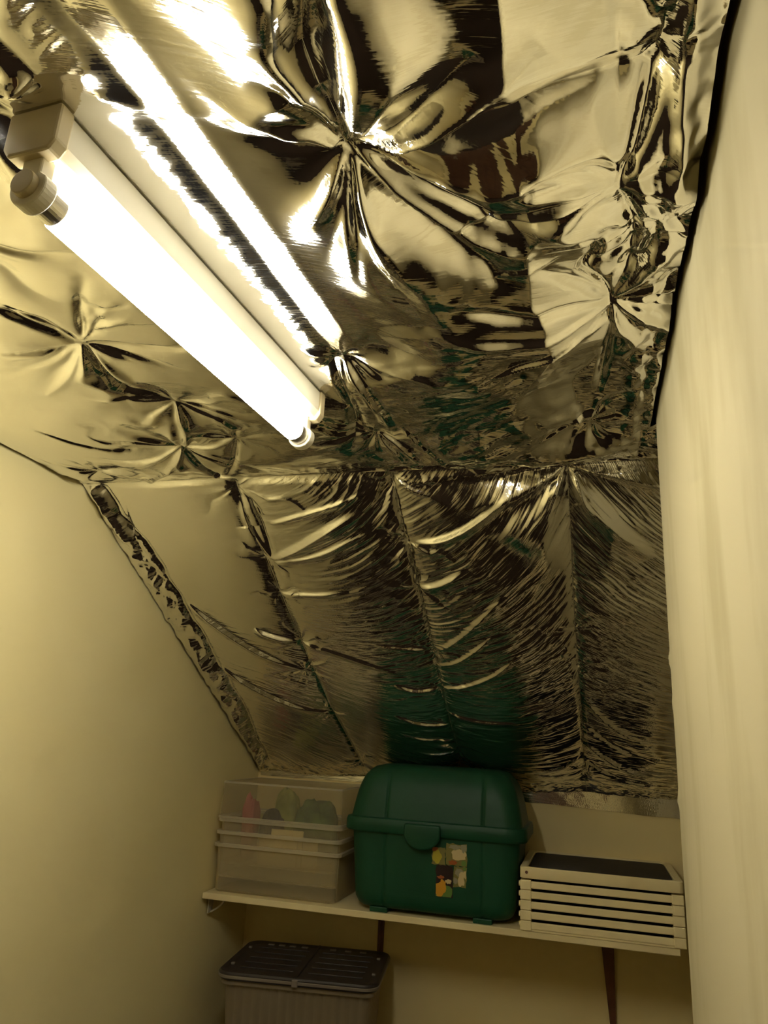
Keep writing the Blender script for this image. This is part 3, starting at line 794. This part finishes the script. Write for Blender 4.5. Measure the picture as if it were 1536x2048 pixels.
# ------------------------------------------------------------------ slatted crate
KX, KY, KA, KB, KH = 1.330, -0.210, 0.2395, 0.197, 0.180
ck = tag(empty('slatted_crate', (KX, KY, SHELF + .0005)), 'cream plastic slatted crate at the right end of the shelf', 'crate')
slat_h, pitch, zb = 0.0205, 0.0285, 0.005
mesh_l = MB().box(-KA + .030, KA - .030, -.0045, .0045, 0, slat_h).mesh('slat', 0.003)
mesh_s = MB().box(-.0045, .0045, -KB + .022, KB - .022, 0, slat_h).mesh('slat', 0.003)
mesh_l.materials.append(MATS['crate_plastic']); mesh_s.materials.append(MATS['crate_plastic'])
for k in range(5):
    for me, x, y in ((mesh_l, 0, -KB + .0065), (mesh_l, 0, KB - .0065), (mesh_s, -KA + .0065, 0), (mesh_s, KA - .0065, 0)):
        o = bpy.data.objects.new('slat', me); col.objects.link(o); o.parent = ck; o.location = (x, y, zb + k * pitch)
# corner posts made of interlocking blocks
block = MB().box(-.017, .017, -.014, .014, 0, pitch - .0012).mesh('post_block', 0.0025); block.materials.append(MATS['crate_plastic'])
for sx in (-1, 1):
    for sy in (-1, 1):
        for k in range(5):
            o = bpy.data.objects.new('post_block', block); col.objects.link(o); o.parent = ck
            o.location = (sx * (KA - .017), sy * (KB - .014), k * pitch + .001)
# ends of the side slats stand a little proud
for k in range(5):
    o = bpy.data.objects.new('slat_end', MB().cyl((0, 0, 0), 'x', 0.008, -.004, .004, 12).mesh('slat_end', .0015) if k == 0 else bpy.data.meshes['slat_end'])
    if k == 0: o.data.materials.append(MATS['crate_plastic'])
    col.objects.link(o); o.parent = ck; o.location = (-KA - .001, -KB + .014, k * pitch + .016)
loft('top_rail', [(0.1475, KA - .014, KB - .014, .012), (0.1475, KA, KB, .014), (0.1492, KA + .001, KB + .001, .014), (KH - .002, KA + .001, KB + .001, .014), (KH, KA - .001, KB - .001, .014),
                  (KH, KA - .020, KB - .008, .030), (KH - .002, KA - .022, KB - .010, .030), (0.1475, KA - .022, KB - .010, .030), (0.1475, KA - .014, KB - .014, .012)],
     'crate_plastic', ck, na=10, caps=(False, False))
MB().box(-KA + .004, KA - .004, -KB + .004, KB - .004, 0.0, .005).build('base', 'crate_plastic', ck)
MB().cyl((-KA + .020, 0, 0.165), 'y', 0.0045, -KB - .0035, -KB + .002, 16).build('rivet', 'brown_metal', ck, 0.001)
dp = MB().box(-KA + .036, KA - .036, -KB + .030, KB - .030, 0, 0.1476).box(-KA + .0225, KA - .0225, -KB + .0105, KB - .0105, 0.1475, 0.170).build('dark_box', 'dark_panel', None, 0.004, 2)
dp.location = (KX, KY, SHELF + .006)
tag(dp, 'black flat-topped box sitting inside the cream slatted crate', 'box')

# ------------------------------------------------------------------ ribbed boxes with dark folding lids below the shelf
def ribbed_box(loc, rz, hgt, label):
    t = tag(empty('ribbed_storage_box', loc, rz), label, 'box', 'ribbed boxes below the shelf')
    A, B = 0.250, 0.186
    def ribs(x, y, z, a, b):
        if abs(abs(y) - b) < 1e-6: y -= math.copysign(0.0035 * (0.5 + 0.5 * math.cos(2 * math.pi * x / 0.029)) ** 2, y)
        elif abs(abs(x) - a) < 1e-6: x -= math.copysign(0.0035 * (0.5 + 0.5 * math.cos(2 * math.pi * y / 0.029)) ** 2, x)
        return x, y
    w = 0.003; z1 = hgt - .026
    loft('body', [(0, A - .040, B - .040, .03), (.004, A - .034, B - .034, .03)] + [(z, A - .034 + .026 * z / z1, B - .034 + .026 * z / z1, .03) for z in np.linspace(.012, z1, 8)]
         + [(z1, A - .008 - w, B - .008 - w, .03), (.010, A - .034 - w, B - .034 - w, .03)], 'smoky_plastic', t, nx=140, ny=110, fn=ribs)
    loft('collar', [(z1 - .014, A - .008, B - .008, .03), (z1 - .014, A + .003, B + .003, .034), (z1 + .001, A + .003, B + .003, .034), (z1 + .001, A - .012, B - .012, .03), (z1 - .014, A - .008, B - .008, .03)],
         'smoky_plastic', t, caps=(False, False))
    # two hinged lid leaves, dished, with a rolled rim
    lid = loft('lid', [(hgt - .026, A + .002, B + .002, .045), (hgt - .026, A + .010, B + .010, .048), (hgt - .020, A + .014, B + .014, .05), (hgt - .008, A + .014, B + .014, .05), (hgt - .003, A + .010, B + .010, .048),
                       (hgt - .002, A + .002, B + .002, .045), (hgt - .006, A - .008, B - .008, .04), (hgt - .006, A - .020, B - .020, .035)], 'lid_plastic', t, na=10)
    loft('front_edge', [(hgt - .021, A + .0125, B + .0125, .05), (hgt - .020, A + .0150, B + .0150, .05), (hgt - .013, A + .0155, B + .0155, .05), (hgt - .011, A + .0135, B + .0135, .05)], 'lid_grey', lid, na=10, caps=(False, False))
    MB().prism([(-.004, hgt - .0062), (-.0025, hgt - .0005), (.0025, hgt - .0005), (.004, hgt - .0062)], 'y', -B - .006, B + .006).build('hinge', 'lid_plastic', lid)
    bpy.context.view_layer.objects.active
    for x in (-.175, -.135, -.095, -.050, .055, .11, .165):
        MB().box(x - .011, x + .011, B - .030, B - .018, hgt - .0062, hgt - .0025).build('lid_tab', 'lid_grey', lid, 0.001)
    for (x, y) in ((-.236, .10), (-.236, -.10), (.236, -.08), (.229, .10)):
        MB().box(x - .006, x + .006, y - .006, y + .006, hgt - .0062, hgt + .0005).build('lid_stud', 'lid_grey', lid, 0.002)
    for y in (-0.12, -0.06, 0.0, 0.06, 0.12):
        for s in (-1, 1):
            MB().box(s * .115 - .090, s * .115 + .090, y - .004, y + .004, hgt - .0062, hgt - .0035).build('lid_rib', 'lid_plastic', lid, 0.001)
    MB().box(-.010, .010, -B - .0185, -B - .010, hgt - .027, hgt - .005).build('clip', 'lid_grey', t, 0.003)
    return t
ribbed_box((0.385, -0.265, 0.0), math.radians(4), 0.372, 'ribbed storage box on the floor under another box')
ribbed_box((0.362, -0.268, 0.3725), math.radians(8), 0.374, 'smoky ribbed storage box with dark grey hinged lid below the shelf')
